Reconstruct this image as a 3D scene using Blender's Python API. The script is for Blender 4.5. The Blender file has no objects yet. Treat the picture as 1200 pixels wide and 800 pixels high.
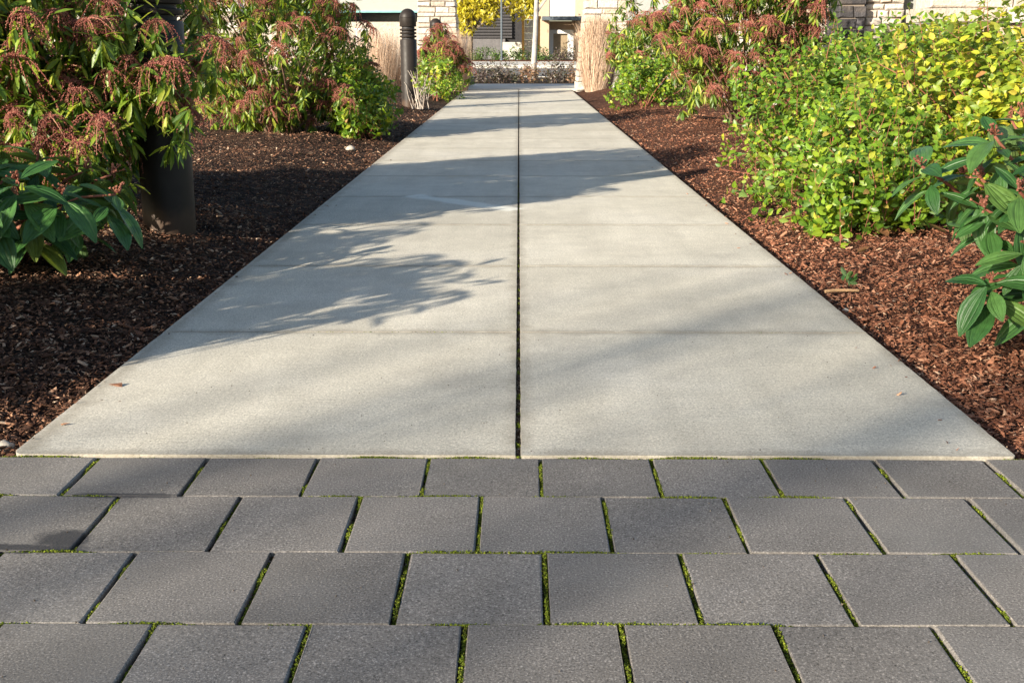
import bpy, math, random
import numpy as np
C = bpy.context.scene
col = C.collection
R = math.radians
# ------------------------------------------------------------------ camera, sun, sky, exposure
H, F, PITCH = 0.70, 1224.0, R(15.74)
YAW = math.atan(8 / 1272.0)
cam = bpy.data.cameras.new('camera'); cam_o = bpy.data.objects.new('camera', cam); col.objects.link(cam_o)
cam.sensor_width = 36; cam.lens = 36 * F / 1200; cam.clip_start = .02; cam.clip_end = 2000
cam_o.location = (0, 0, H); cam_o.rotation_euler = (R(90) - PITCH, 0, YAW)
C.camera = cam_o
SUN_EL, SUN_ROT = R(18.5), R(226)
SUNV = np.array([math.sin(SUN_ROT) * math.cos(SUN_EL), math.cos(SUN_ROT) * math.cos(SUN_EL), math.sin(SUN_EL)])
world = bpy.data.worlds.new('World'); C.world = world; world.use_nodes = True
_w = world.node_tree; _s = _w.nodes.new('ShaderNodeTexSky'); _s.sky_type = 'NISHITA'; _s.sun_disc = False
_s.sun_elevation = SUN_EL; _s.sun_rotation = SUN_ROT
_w.links.new(_s.outputs[0], _w.nodes['Background'].inputs[0]); _w.nodes['Background'].inputs[1].default_value = .08
sun = bpy.data.lights.new('sun', 'SUN'); sun.energy = 5.0; sun.angle = R(.5); sun.color = (1, .90, .74)
sun_o = bpy.data.objects.new('sun', sun); col.objects.link(sun_o); sun_o.location = tuple(SUNV * 40)
sun_o.rotation_euler = (R(90) - SUN_EL, 0, math.pi - SUN_ROT)
C.view_settings.view_transform = 'Standard'; C.view_settings.look = 'None'
C.view_settings.exposure = 1.3; C.view_settings.gamma = 1
C.cycles.max_bounces = 6; C.cycles.transparent_max_bounces = 4

# ------------------------------------------------------------------ pixel <-> place
_cy, _sy, _cp, _sp = math.cos(YAW), math.sin(YAW), math.cos(PITCH), math.sin(PITCH)
def ray(x, y):
    u, v = (x - 600) / F, (y - 400) / F
    f, d = _cp - v * _sp, -_sp - v * _cp
    return np.array([u * _cy - f * _sy, u * _sy + f * _cy, d])
def at(x, y, Y):
    r = ray(x, y); return np.array([0, 0, H]) + r * (Y / r[1])
def gnd(x, y, z=0.0):
    r = ray(x, y); return np.array([0, 0, H]) + r * ((z - H) / r[2])

# ------------------------------------------------------------------ materials
def rgb(*c): return (c[0], c[1], c[2], 1)
class NT:
    def __init__(s, name):
        s.m = bpy.data.materials.new(name); s.m.use_nodes = True; s.t = s.m.node_tree
        s.b = s.t.nodes['Principled BSDF']; s.out = s.t.nodes['Material Output']
    def n(s, typ, ins=None, **kw):
        x = s.t.nodes.new('ShaderNode' + typ)
        for k, v in kw.items(): setattr(x, k, v)
        for k, v in (ins or {}).items(): s.set(x.inputs[k], v)
        return x
    def set(s, sock, v):
        if isinstance(v, bpy.types.NodeSocket): s.t.links.new(v, sock)
        elif isinstance(v, bpy.types.Node): s.t.links.new(v.outputs[0], sock)
        else: sock.default_value = v
    def pos(s): return s.n('NewGeometry').outputs['Position']
    def obj(s): return s.n('TexCoord').outputs['Object']
    def noise(s, vec, scale, detail=4, rough=.55):
        return s.n('TexNoise', {'Vector': vec, 'Scale': scale, 'Detail': detail, 'Roughness': rough}).outputs[0]
    def ramp(s, f, stops, mode='LINEAR'):
        x = s.n('ValToRGB', {'Fac': f}); r = x.color_ramp; r.interpolation = mode
        while len(r.elements) < len(stops): r.elements.new(.5)
        for e, (p, c) in zip(r.elements, stops):
            e.position = p; e.color = c if isinstance(c, tuple) else (c, c, c, 1)
        return x.outputs[0]
    def mix(s, f, a, b, mode='MIX'):
        x = s.n('MixRGB', {'Fac': f, 'Color1': a, 'Color2': b}, blend_type=mode); return x.outputs[0]
    def math(s, op, a, b=0.0, clamp=False):
        x = s.n('Math', operation=op, use_clamp=clamp); s.set(x.inputs[0], a); s.set(x.inputs[1], b); return x.outputs[0]
    def scl(s, vec, v):
        return s.n('Mapping', {'Vector': vec, 'Scale': v}).outputs[0]
    def bump(s, h, strength, dist):
        s.set(s.b.inputs['Normal'], s.n('Bump', {'Height': h, 'Strength': strength, 'Distance': dist}).outputs[0])
    def base(s, c, rough=.8, spec=.3, metal=0):
        s.set(s.b.inputs['Base Color'], c); s.set(s.b.inputs['Roughness'], rough)
        s.set(s.b.inputs['Specular IOR Level'], spec); s.set(s.b.inputs['Metallic'], metal); return s.m

def plain(name, c, rough=.7, spec=.3, metal=0, var=.15, scale=6):
    k = NT(name); p = k.obj()
    n = k.ramp(k.noise(p, scale, 5), [(.3, 1 - var), (.7, 1 + var)])
    m = k.base(k.mix(1, rgb(*c), n, 'MULTIPLY'), rough, spec, metal)
    k.bump(k.noise(p, scale * 14, 3), .25, .003)
    return m

Y0, PITCHY = 1.735, .8355
def concrete_mat():
    k = NT('path_concrete'); p = k.pos()
    big = k.ramp(k.noise(p, 1.3, 6, .6), [(.28, rgb(.51, .475, .395)), (.5, rgb(.585, .545, .455)), (.75, rgb(.65, .61, .525))])
    mid = k.ramp(k.noise(p, 9, 6, .7), [(.3, .90), (.7, 1.06)])
    broom = k.noise(k.scl(p, (7, 330, 1)), 1, 3, .6)
    fine = k.noise(p, 260, 3, .75)
    sand = k.ramp(fine, [(.34, .40), (.45, .93), (.56, 1.05), (.66, 1.5)])
    sand = k.mix(1, sand, k.ramp(k.noise(p, 115, 3, .7), [(.36, .82), (.5, 1.0), (.64, 1.14)]), 'MULTIPLY')
    c = k.mix(1, big, mid, 'MULTIPLY'); c = k.mix(.85, c, sand, 'MULTIPLY')
    c = k.mix(1, c, k.ramp(broom, [(.3, .90), (.7, 1.05)]), 'MULTIPLY')
    pits = k.ramp(k.n('TexVoronoi', {'Vector': p, 'Scale': 38, 'Randomness': 1}).outputs['Distance'], [(.02, .45), (.05, 1.)])
    c = k.mix(k.ramp(k.noise(p, 5, 2), [(.55, 0.), (.62, .9)]), c, k.mix(1, c, pits, 'MULTIPLY'))
    sy = k.n('SeparateXYZ', {'Vector': p}); q = k.math('FRACT', k.math('DIVIDE', k.math('SUBTRACT', sy.outputs[1], Y0), PITCHY))
    ed = k.math('MULTIPLY', k.math('MINIMUM', q, k.math('SUBTRACT', 1.0, q)), PITCHY)
    ed = k.math('MINIMUM', ed, k.math('MINIMUM', k.math('ABSOLUTE', sy.outputs[0]), k.math('ABSOLUTE', k.math('SUBTRACT', k.math('ABSOLUTE', sy.outputs[0]), .890))))
    ed = k.math('ADD', ed, k.math('MULTIPLY', k.math('SUBTRACT', k.noise(p, 14, 5, .7), .5), .09))
    c = k.mix(k.ramp(ed, [(-.01 + .01, .55), (.035, 0.)]), c, rgb(.25, .215, .165))
    c = k.mix(1, c, k.ramp(k.n('ObjectInfo').outputs['Random'], [(0, .94), (1, 1.04)]), 'MULTIPLY')
    drag = k.noise(k.scl(p, (9, .8, 1)), 1, 5, .65); c = k.mix(1, c, k.ramp(drag, [(.3, .90), (.55, 1.0), (.75, 1.05)]), 'MULTIPLY')
    blot = k.ramp(k.noise(p, 3.1, 7, .72), [(.50, 0.), (.66, .34)]); c = k.mix(blot, c, rgb(.36, .33, .28))
    # joint-side grime and a pale ragged-edged strip across the left-hand slabs
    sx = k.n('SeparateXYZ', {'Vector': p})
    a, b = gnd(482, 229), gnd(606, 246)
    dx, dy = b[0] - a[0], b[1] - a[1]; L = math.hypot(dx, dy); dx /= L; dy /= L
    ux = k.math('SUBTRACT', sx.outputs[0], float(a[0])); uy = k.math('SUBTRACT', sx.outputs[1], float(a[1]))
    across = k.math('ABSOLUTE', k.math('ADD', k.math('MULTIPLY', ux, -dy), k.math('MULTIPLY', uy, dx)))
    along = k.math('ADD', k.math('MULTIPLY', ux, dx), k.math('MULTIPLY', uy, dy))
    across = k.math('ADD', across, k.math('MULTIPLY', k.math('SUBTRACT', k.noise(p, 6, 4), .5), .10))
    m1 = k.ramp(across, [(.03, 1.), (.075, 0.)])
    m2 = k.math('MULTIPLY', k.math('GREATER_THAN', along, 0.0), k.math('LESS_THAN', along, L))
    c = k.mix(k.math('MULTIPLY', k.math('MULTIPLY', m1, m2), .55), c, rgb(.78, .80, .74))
    h = k.math('ADD', k.math('MULTIPLY', broom, .6), k.math('MULTIPLY', fine, .5))
    k.bump(h, .55, .0022)
    return k.base(c, .9, .2)

def paver_mat():
    k = NT('paver_concrete'); p = k.pos()
    oi = k.n('ObjectInfo').outputs['Random']
    b = k.ramp(k.noise(p, 7, 5, .6), [(.3, rgb(.170, .155, .140)), (.7, rgb(.218, .199, .181))])
    b = k.mix(1, b, k.ramp(oi, [(0, .89), (1, 1.11)]), 'MULTIPLY')
    f = k.noise(p, 330, 3, .8)
    b = k.mix(1, b, k.ramp(f, [(.32, .2), (.44, .9), (.56, 1.05), (.68, 2.4)]), 'MULTIPLY')
    v = k.n('TexVoronoi', {'Vector': p, 'Scale': 260}).outputs['Distance']
    b = k.mix(k.ramp(v, [(.10, .45), (.2, 0.)]), b, k.ramp(k.noise(p, 260, 1), [(.42, rgb(.05, .05, .05)), (.55, rgb(.42, .38, .33))]))
    b = k.mix(k.ramp(k.noise(p, 2.2, 4), [(.52, 0.), (.72, .35)]), b, rgb(.25, .24, .22))
    sx = k.n('SeparateXYZ', {'Vector': p})
    wet = None                                             # damp patches along the joints of two pavers
    for (x, y, r, s) in ((20, 640, .12, .016), (72, 628, .05, .034), (150, 578, .11, .013)):
        q = gnd(x, y)
        ux = k.math('DIVIDE', k.math('SUBTRACT', sx.outputs[0], float(q[0])), r)
        uy = k.math('DIVIDE', k.math('SUBTRACT', sx.outputs[1], float(q[1])), s)
        d = k.math('ADD', k.math('MULTIPLY', ux, ux), k.math('MULTIPLY', uy, uy))
        d = k.math('ADD', d, k.math('MULTIPLY', k.math('SUBTRACT', k.noise(p, 22, 7, .75), .5), 2.6))
        w = k.ramp(d, [(.35, 1.), (.95, 0.)]); wet = w if wet is None else k.math('MAXIMUM', wet, w)
    b = k.mix(k.math('MULTIPLY', wet, .85), b, rgb(.045, .043, .045))
    k.bump(k.math('ADD', f, k.math('MULTIPLY', v, .6)), .45, .0008)
    return k.base(b, k.ramp(wet, [(0, .88), (1, .5)]), .25)

def mulch_mat(name, cs, chip):
    k = NT(name); p = k.pos()
    if chip:
        g = k.n('NewGeometry'); f = g.outputs['Random Per Island']
        c = k.ramp(f, cs); c = k.mix(1, c, k.ramp(k.noise(k.scl(p, (60, 60, 60)), 4, 3), [(.3, .65), (.7, 1.3)]), 'MULTIPLY')
        k.bump(k.noise(p, 300, 2), .5, .001)
    else:
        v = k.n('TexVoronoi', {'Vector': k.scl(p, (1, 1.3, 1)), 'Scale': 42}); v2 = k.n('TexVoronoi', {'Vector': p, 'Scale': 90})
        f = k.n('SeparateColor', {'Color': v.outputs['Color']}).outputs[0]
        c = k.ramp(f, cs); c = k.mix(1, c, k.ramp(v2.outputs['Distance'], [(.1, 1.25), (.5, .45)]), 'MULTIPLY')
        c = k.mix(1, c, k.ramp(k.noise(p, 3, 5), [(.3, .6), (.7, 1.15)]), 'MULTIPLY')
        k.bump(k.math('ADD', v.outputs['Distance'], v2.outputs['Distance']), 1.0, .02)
    return k.base(c, .9, .15)

def leaf_mat(name, stops, veins=0, rough=.38, spec=.45, trans=.3, vein_c=(.30, .40, .10)):
    k = NT(name); g = k.n('NewGeometry')
    f = k.math('FRACT', k.math('ADD', k.n('ObjectInfo').outputs['Random'], g.outputs['Random Per Island']))
    c = k.ramp(f, [(p, rgb(*q)) for p, q in stops])
    uv = k.n('TexCoord').outputs['UV']; s = k.n('SeparateXYZ', {'Vector': uv})
    c = k.mix(1, c, k.ramp(k.noise(g.outputs['Position'], 45, 4), [(.3, .75), (.7, 1.2)]), 'MULTIPLY')
    u = s.outputs[0]
    mid = k.ramp(k.math('ABSOLUTE', k.math('SUBTRACT', u, .5)), [(.015, 1.), (.06, 0.)])
    if veins:
        d = k.math('ABSOLUTE', k.math('SUBTRACT', k.math('ABSOLUTE', k.math('SUBTRACT', u, .5)), .2))
        side = k.ramp(d, [(.01, .8), (.05, 0.)]); mid = k.math('MAXIMUM', mid, side)
        cross = k.n('TexWave', {'Vector': k.scl(uv, (.3, 1, 1)), 'Scale': 7, 'Distortion': 2.0, 'Detail': 1}).outputs[1]
        h = k.math('ADD', k.math('MULTIPLY', mid, -1.0), k.math('MULTIPLY', cross, .25)); k.bump(h, .45, .005)
        c = k.mix(k.math('MULTIPLY', mid, .10), c, rgb(*vein_c))
    else:
        c = k.mix(k.math('MULTIPLY', mid, .35), c, rgb(*vein_c))
        k.bump(k.noise(g.outputs['Position'], 160, 2), .3, .002)
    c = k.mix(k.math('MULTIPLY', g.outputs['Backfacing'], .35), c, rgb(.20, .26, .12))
    k.base(c, rough, spec)
    t = k.n('BsdfTranslucent', {'Color': k.mix(1, c, rgb(1.5, 1.5, .6), 'MULTIPLY')})
    mx = k.n('MixShader', {'Fac': trans, 1: k.b.outputs[0], 2: t.outputs[0]})
    k.t.links.new(mx.outputs[0], k.out.inputs[0])
    return k.m

def island_mat(name, stops, rough=.7, spec=.2):
    k = NT(name); g = k.n('NewGeometry')
    f = k.math('FRACT', k.math('ADD', k.n('ObjectInfo').outputs['Random'], g.outputs['Random Per Island']))
    c = k.ramp(f, [(p, rgb(*q)) for p, q in stops])
    c = k.mix(1, c, k.ramp(k.noise(g.outputs['Position'], 30, 4), [(.3, .8), (.7, 1.2)]), 'MULTIPLY')
    return k.base(c, rough, spec)

def stone_mat(name, stops, sc=14):
    k = NT(name); p = k.pos(); oi = k.n('ObjectInfo').outputs['Random']
    c = k.ramp(oi, [(q, rgb(*v)) for q, v in stops])
    c = k.mix(1, c, k.ramp(k.noise(p, sc, 6, .65), [(.25, .72), (.75, 1.15)]), 'MULTIPLY')
    c = k.mix(k.ramp(k.noise(p, 3.2, 3), [(.5, 0.), (.75, .3)]), c, rgb(.44, .34, .25))
    k.bump(k.noise(p, sc * 1.6, 8, .65), .8, .03)
    return k.base(c, .9, .2)

def metal_mat():
    k = NT('bronze_powder_coat'); p = k.obj()
    z = k.n('SeparateXYZ', {'Vector': p}).outputs[2]
    c = k.ramp(k.noise(p, 9, 5), [(.3, rgb(.019, .015, .013)), (.7, rgb(.027, .022, .019))])
    d = k.math('ADD', z, k.math('MULTIPLY', k.noise(p, 22, 4), -.09))
    c = k.mix(k.ramp(d, [(.0, .45), (.05, 0.)]), c, rgb(.11, .065, .04))       # soil splashed on the foot
    k.bump(k.noise(p, 500, 2), .25, .0006)
    return k.base(c, k.ramp(k.noise(p, 14, 4), [(.3, .42), (.7, .55)]), .22, .0)

BARK = [(0, (.16, .10, .07)), (1, (.30, .20, .14))]
MAT = dict(
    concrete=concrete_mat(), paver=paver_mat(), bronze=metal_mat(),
    walk=plain('sidewalk_concrete', (.50, .48, .44), .9, .2, scale=2), asphalt=plain('asphalt', (.17, .165, .16), .95, .2, scale=8),
    kerb=plain('kerb_concrete', (.48, .46, .42), .9), soil=plain('soil', (.04, .028, .02), .95, .1, var=.4, scale=20),
    ground=plain('ground_soil', (.10, .085, .06), .95, .1, var=.3, scale=1.5),
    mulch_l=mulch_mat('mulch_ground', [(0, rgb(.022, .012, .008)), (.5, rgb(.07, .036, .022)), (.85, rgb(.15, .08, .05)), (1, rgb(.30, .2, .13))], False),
    chip_l=mulch_mat('mulch_chips_brown', [(0, rgb(.025, .014, .010)), (.35, rgb(.07, .035, .023)), (.7, rgb(.17, .082, .050)), (.9, rgb(.32, .17, .10)), (1, rgb(.52, .38, .27))], True),
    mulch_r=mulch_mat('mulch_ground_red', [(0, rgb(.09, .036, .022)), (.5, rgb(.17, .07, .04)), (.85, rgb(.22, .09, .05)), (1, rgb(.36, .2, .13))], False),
    chip_r=mulch_mat('mulch_chips_red', [(0, rgb(.05, .02, .013)), (.2, rgb(.17, .066, .037)), (.7, rgb(.31, .132, .075)), (.94, rgb(.40, .21, .13)), (1, rgb(.55, .38, .26))], True),
    moss=island_mat('moss', [(0, (.05, .045, .014)), (.25, (.07, .09, .012)), (.6, (.14, .19, .018)), (1, (.26, .29, .035))], .95, .1),
    grit=island_mat('grit', [(0, (.03, .022, .015)), (.5, (.09, .065, .045)), (.9, (.20, .16, .12)), (1, (.35, .31, .26))], .95, .1),
    pieris=leaf_mat('pieris_leaf', [(0, (.045, .095, .014)), (.35, (.10, .19, .02)), (.7, (.22, .30, .028)), (1, (.38, .40, .045))], rough=.42, trans=.38),
    raceme=island_mat('flower_bud_pink', [(0, (.15, .044, .036)), (.5, (.27, .084, .064)), (.85, (.36, .14, .10)), (1, (.40, .24, .15))], .75),
    salal=leaf_mat('salal_leaf', [(0, (.055, .13, .012)), (.5, (.14, .255, .018)), (.86, (.26, .35, .025)), (.96, (.40, .41, .04)), (1, (.36, .19, .09))], rough=.4, trans=.36),
    salal_y=leaf_mat('salal_leaf_yellow', [(0, (.12, .21, .02)), (.4, (.26, .34, .03)), (.8, (.43, .42, .036)), (.95, (.54, .47, .045)), (1, (.40, .17, .09))], rough=.42, trans=.38),
    viburnum=leaf_mat('viburnum_leaf', [(0, (.028, .09, .022)), (.5, (.055, .145, .035)), (.94, (.09, .19, .045)), (1, (.20, .26, .05))], 1, .42, .4, .2, (.12, .22, .07)),
    nandina=leaf_mat('nandina_leaf', [(0, (.07, .12, .02)), (.5, (.16, .20, .03)), (.75, (.28, .13, .05)), (1, (.36, .12, .08))], trans=.35),
    yellow=leaf_mat('autumn_leaf_yellow', [(0, (.30, .26, .02)), (.5, (.50, .42, .03)), (1, (.66, .56, .06))], trans=.4),
    hedge_g=leaf_mat('hedge_leaf_green', [(0, (.03, .06, .02)), (.6, (.07, .13, .03)), (1, (.17, .24, .07))]),
    hedge_p=leaf_mat('hedge_leaf_purple', [(0, (.04, .03, .035)), (.6, (.09, .065, .06)), (1, (.20, .17, .13))], vein_c=(.2, .12, .1)),
    hedge_r=leaf_mat('hedge_leaf_russet', [(0, (.12, .07, .05)), (.6, (.26, .14, .09)), (1, (.38, .24, .14))], vein_c=(.3, .2, .15)),
    dead=leaf_mat('dead_leaf', [(0, (.14, .06, .03)), (1, (.30, .15, .07))], vein_c=(.3, .18, .1)),
    straw=island_mat('dry_grass', [(0, (.36, .24, .16)), (.6, (.52, .37, .26)), (1, (.64, .50, .38))], .8),
    twig=island_mat('pale_twig', [(0, (.30, .24, .20)), (1, (.5, .44, .38))], .8),
    bark=island_mat('bark_brown', BARK, .85), stem_red=island_mat('stem_red', [(0, (.16, .055, .035)), (1, (.28, .11, .07))], .6),
    birch=plain('pale_bark', (.34, .32, .30), .8, .2, var=.3, scale=9), tree_bark=plain('tree_bark', (.16, .13, .10), .9, .2, var=.3, scale=12),
    stone=stone_mat('pale_stone', [(0, (.43, .36, .295)), (.3, (.52, .465, .405)), (.6, (.59, .555, .505)), (.85, (.52, .42, .325)), (1, (.46, .42, .375))]),
    stone_shaded=stone_mat('shaded_stone', [(0, (.05, .047, .05)), (1, (.085, .08, .085))]),  # cast shadow over the pillar, painted in as a darker stone colour
    mortar=plain('mortar', (.20, .165, .135), .95, .1), pebble=plain('pebble', (.38, .34, .29), .7, scale=40), wood=plain('raw_wood', (.48, .30, .16), .8, scale=50),
    tan=plain('tan_cladding', (.50, .37, .26), .8, var=.08), white=plain('white_panel', (.60, .60, .60), .6, var=.04), grey=plain('grey_panel', (.33, .33, .31), .7, var=.05),
    dark=plain('dark_cladding', (.028, .027, .03), .6, var=.2), steel=plain('dark_steel', (.09, .11, .13), .5), teal=plain('teal_trim', (.20, .42, .40), .5),
    dark_slat=plain('dark_slat', (.05, .048, .052), .6), block=plain('grey_block', (.13, .125, .13), .9), amber=plain('amber_wood', (.46, .24, .06), .6), glass=plain('dark_glass', (.02, .022, .025), .15, .6), brown=plain('brown_door', (.26, .20, .13), .5))

# ------------------------------------------------------------------ mesh helpers
def mesh(name, V, Fa, mat, uv=None, smooth=False):
    me = bpy.data.meshes.new(name)
    V = np.asarray(V, dtype=np.float32).reshape(-1, 3)
    if isinstance(Fa, np.ndarray):
        n, k = Fa.shape; loops = Fa.reshape(-1).astype(np.int32); starts = np.arange(n, dtype=np.int32) * k
    else:
        ln = np.array([len(f) for f in Fa]); loops = np.array([i for f in Fa for i in f], dtype=np.int32)
        starts = np.concatenate([[0], np.cumsum(ln)[:-1]]).astype(np.int32); n = len(ln)
    me.vertices.add(len(V)); me.vertices.foreach_set('co', V.reshape(-1))
    me.loops.add(len(loops)); me.loops.foreach_set('vertex_index', loops)
    me.polygons.add(n); me.polygons.foreach_set('loop_start', starts)
    me.polygons.foreach_set('use_smooth', np.full(n, bool(smooth)))
    if uv is not None:
        l = me.uv_layers.new(name='UVMap'); l.data.foreach_set('uv', np.asarray(uv, dtype=np.float32)[loops].reshape(-1))
    me.update(calc_edges=True); me.materials.append(mat)
    return me
def link(name, me, parent=None, loc=(0, 0, 0)):
    o = bpy.data.objects.new(name, me); col.objects.link(o)
    if parent is not None: o.parent = parent
    o.location = tuple(float(v) for v in loc); return o
def tag(o, label=None, cat=None, group=None, kind=None):
    for k, v in (('label', label), ('category', cat), ('group', group), ('kind', kind)):
        if v: o[k] = v
    return o
def thing(name, loc, label, cat, group=None): return tag(link(name, None, None, loc), label, cat, group)
class MB:
    def __init__(s): s.V = []; s.F = []; s.n = 0
    def add(s, V, Fa):
        V = np.asarray(V, float); s.V.append(V); s.F += [tuple(int(i) + s.n for i in f) for f in Fa]; s.n += len(V); return s
    def box(s, x0, x1, y0, y1, z0, z1):
        v = [(x, y, z) for z in (z0, z1) for y in (y0, y1) for x in (x0, x1)]
        return s.add(v, [(0, 2, 3, 1), (4, 5, 7, 6), (0, 1, 5, 4), (1, 3, 7, 5), (3, 2, 6, 7), (2, 0, 4, 6)])
    def tube(s, pts, r0, r1, n=5):
        pts = np.asarray(pts, float); m = len(pts); V = []; up = np.array([.13, .21, 1.])
        for i, p in enumerate(pts):
            d = pts[min(i + 1, m - 1)] - pts[max(i - 1, 0)]; d = d / (np.linalg.norm(d) + 1e-9)
            u = np.cross(d, up if abs(d[2]) < .95 else (1, 0, 0)); u /= np.linalg.norm(u) + 1e-9; w = np.cross(d, u)
            r = r0 + (r1 - r0) * i / (m - 1)
            for k in range(n):
                a = 2 * math.pi * k / n; V.append(p + r * (math.cos(a) * u + math.sin(a) * w))
        Fa = [(i * n + k, i * n + (k + 1) % n, (i + 1) * n + (k + 1) % n, (i + 1) * n + k) for i in range(m - 1) for k in range(n)]
        Fa += [tuple(range(n))[::-1], tuple(range((m - 1) * n, m * n))]
        return s.add(V, Fa)
    def lathe(s, prof, n=24, c=(0, 0)):
        V = [(c[0] + r * math.cos(2 * math.pi * k / n), c[1] + r * math.sin(2 * math.pi * k / n), z) for r, z in prof for k in range(n)]
        m = len(prof)
        Fa = [(i * n + k, i * n + (k + 1) % n, (i + 1) * n + (k + 1) % n, (i + 1) * n + k) for i in range(m - 1) for k in range(n)]
        Fa += [tuple(range(n))[::-1], tuple(range((m - 1) * n, m * n))]
        return s.add(V, Fa)
    def mesh(s, name, mat, smooth=False): return mesh(name, np.concatenate(s.V), s.F, mat, None, smooth)
    def obj(s, name, mat, parent=None, loc=(0, 0, 0), smooth=False): return link(name, s.mesh(name, mat, smooth), parent, loc)

def prism(outline, zt, thick, b, rng=None, jit=0):
    """a slab on an outline (counter-clockwise), its upper edge rounded by two small facets"""
    P = np.asarray(outline, float); n = len(P)
    e = np.roll(P, -1, 0) - P; e /= np.linalg.norm(e, axis=1)[:, None]
    nr = np.stack([-e[:, 1], e[:, 0]], 1); nn = nr + np.roll(nr, 1, 0); nn /= (np.sum(nn * nr, axis=1))[:, None] + 1e-9
    rings = [(0, zt - thick), (0, zt - b), (.3 * b, zt - .3 * b), (b, zt)]
    V = np.concatenate([np.column_stack([P + nn * i, np.full(n, z)]) for i, z in rings])
    if rng is not None: V += rng.normal(0, jit, V.shape)
    Fa = [(r * n + k, r * n + (k + 1) % n, (r + 1) * n + (k + 1) % n, (r + 1) * n + k) for r in range(3) for k in range(n)]
    Fa += [tuple(range(3 * n, 4 * n))]
    return V, Fa

class T:                                                    # a small template mesh to be placed many times
    def __init__(s, V, Fa, UV=None): s.V = np.asarray(V, float); s.F = np.asarray(Fa, int); s.UV = np.zeros((len(s.V), 2)) if UV is None else np.asarray(UV, float)
def leaf(L, W, rows=4, prof=None, fold=.25, droop=.2, wave=0, half=1, stalk=0.0):
    V = []; UV = []; cols = 2 * half + 1
    for i in range(rows + 1):
        t = i / rows; w = (prof(t) if prof else math.sin(math.pi * min(1, t * .96 + .02)) ** .8) * W / 2 + .0004
        for j in range(cols):
            a = (j - half) / half
            z = fold * abs(a) ** 1.3 * w - droop * L * t * t + wave * math.cos(a * 2 * math.pi * 1.5) * w
            V.append((a * w, stalk + L * t, z)); UV.append(((a + 1) / 2, t))
    Fa = [(i * cols + j, i * cols + j + 1, (i + 1) * cols + j + 1, (i + 1) * cols + j) for i in range(rows) for j in range(cols - 1)]
    return T(V, Fa, UV)
def nrm(a): return a / (np.linalg.norm(a, axis=-1, keepdims=True) + 1e-9)
def frames(d, up):
    y = nrm(d); x = nrm(np.cross(y, up)); z = np.cross(x, y); return np.stack([x, y, z], -1)
def bake(t, P, Rm, S):
    P = np.asarray(P, float); n = len(P); k = len(t.V)
    V = np.einsum('nij,kj->nki', Rm, t.V) * np.asarray(S, float).reshape(n, 1, 1) + P[:, None]
    return V.reshape(-1, 3), (t.F[None] + (np.arange(n) * k)[:, None, None]).reshape(-1, t.F.shape[1]), np.tile(t.UV, (n, 1))
def baked(name, t, P, Rm, S, mat, smooth=True):
    V, Fa, UV = bake(t, P, Rm, S); return mesh(name, V, Fa, mat, UV, smooth)
def place(name, me, root, p, Rm, s):
    o = bpy.data.objects.new(name, me); col.objects.link(o); o.parent = root
    M = np.eye(4); M[:3, :3] = Rm * s; M[:3, 3] = p
    from mathutils import Matrix
    o.matrix_local = Matrix(M.tolist()); return o
def sph(rng, n): return nrm(rng.normal(size=(n, 3)))
def lumps(d, seed, amp):
    g = np.random.default_rng(seed); o = np.zeros(len(d))
    for _ in range(5):
        k = g.normal(size=3) * 2.6; o += np.sin(d @ k + g.uniform(0, 6.3))
    return 1 + amp * o / 2.2
def shell(rng, n, c, r, lo=.6, amp=.22, seed=1, zmin=.05, zcut=-.75):
    d = sph(rng, n * 3); d = d[d[:, 2] > zcut][:n]
    f = (lo ** 3 + (1 - lo ** 3) * rng.random(len(d))) ** (1 / 3)
    P = np.asarray(c) + d * np.asarray(r) * (f * lumps(d, seed, amp))[:, None]
    k = P[:, 2] > zmin
    return P[k], nrm(d / np.asarray(r))[k]

# ------------------------------------------------------------------ the setting
def grid(name, x0, x1, y0, y1, nx, ny, zf, mat):
    X, Y = np.meshgrid(np.linspace(x0, x1, nx), np.linspace(y0, y1, ny)); Z = zf(X, Y)
    i = np.arange((nx - 1) * (ny - 1)); r = i // (nx - 1) * nx + i % (nx - 1)
    return tag(link(name, mesh(name, np.stack([X, Y, Z], -1), np.stack([r, r + 1, r + nx + 1, r + nx], 1), mat, None, True)), kind='structure')
PW = .889; PL, PR = .906, .886; NS = 20; YE = Y0 + NS * PITCHY
tag(MB().box(-900, 900, -300, 1500, -.6, -.16).obj('ground', MAT['ground']), kind='structure')
def bed_z(X, Y):
    a = np.abs(X) - PW; t = np.clip(a / .7, 0, 1); t = t * t * (3 - 2 * t)
    lump = .016 * np.sin(3.1 * X + 1.7 * Y) + .012 * np.sin(5.3 * Y - 2.2 * X + 1) + .010 * np.sin(9 * X + 7 * Y + 2)
    fine = .006 * np.sin(31 * X + 17 * Y) * np.sin(23 * Y - 11 * X)
    return -.034 + .085 * t + (lump + fine) * t + .002 * np.sin(40 * Y)
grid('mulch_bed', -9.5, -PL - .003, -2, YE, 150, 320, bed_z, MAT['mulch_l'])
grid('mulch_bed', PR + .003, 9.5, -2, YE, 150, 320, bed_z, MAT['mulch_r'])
tag(MB().box(-PW - .02, PW + .02, Y0, YE, -.155, -.026).box(-.02, .02, Y0 + .02, YE, -.026, -.010).obj('path_base', MAT['soil']), kind='structure')
jm = MB()
for i in range(1, NS):
    for sg in (-1, 1): jm.box(min(sg * .006, sg * (PW - .004)), max(sg * .006, sg * (PW - .004)), Y0 + i * PITCHY - .0016, Y0 + i * PITCHY + .0016, -.027, -.0007)
tag(jm.obj('joint_soil', MAT['soil']), kind='structure')
path = tag(link('concrete_path', None), kind='structure')
rs = np.random.default_rng(5)
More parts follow.
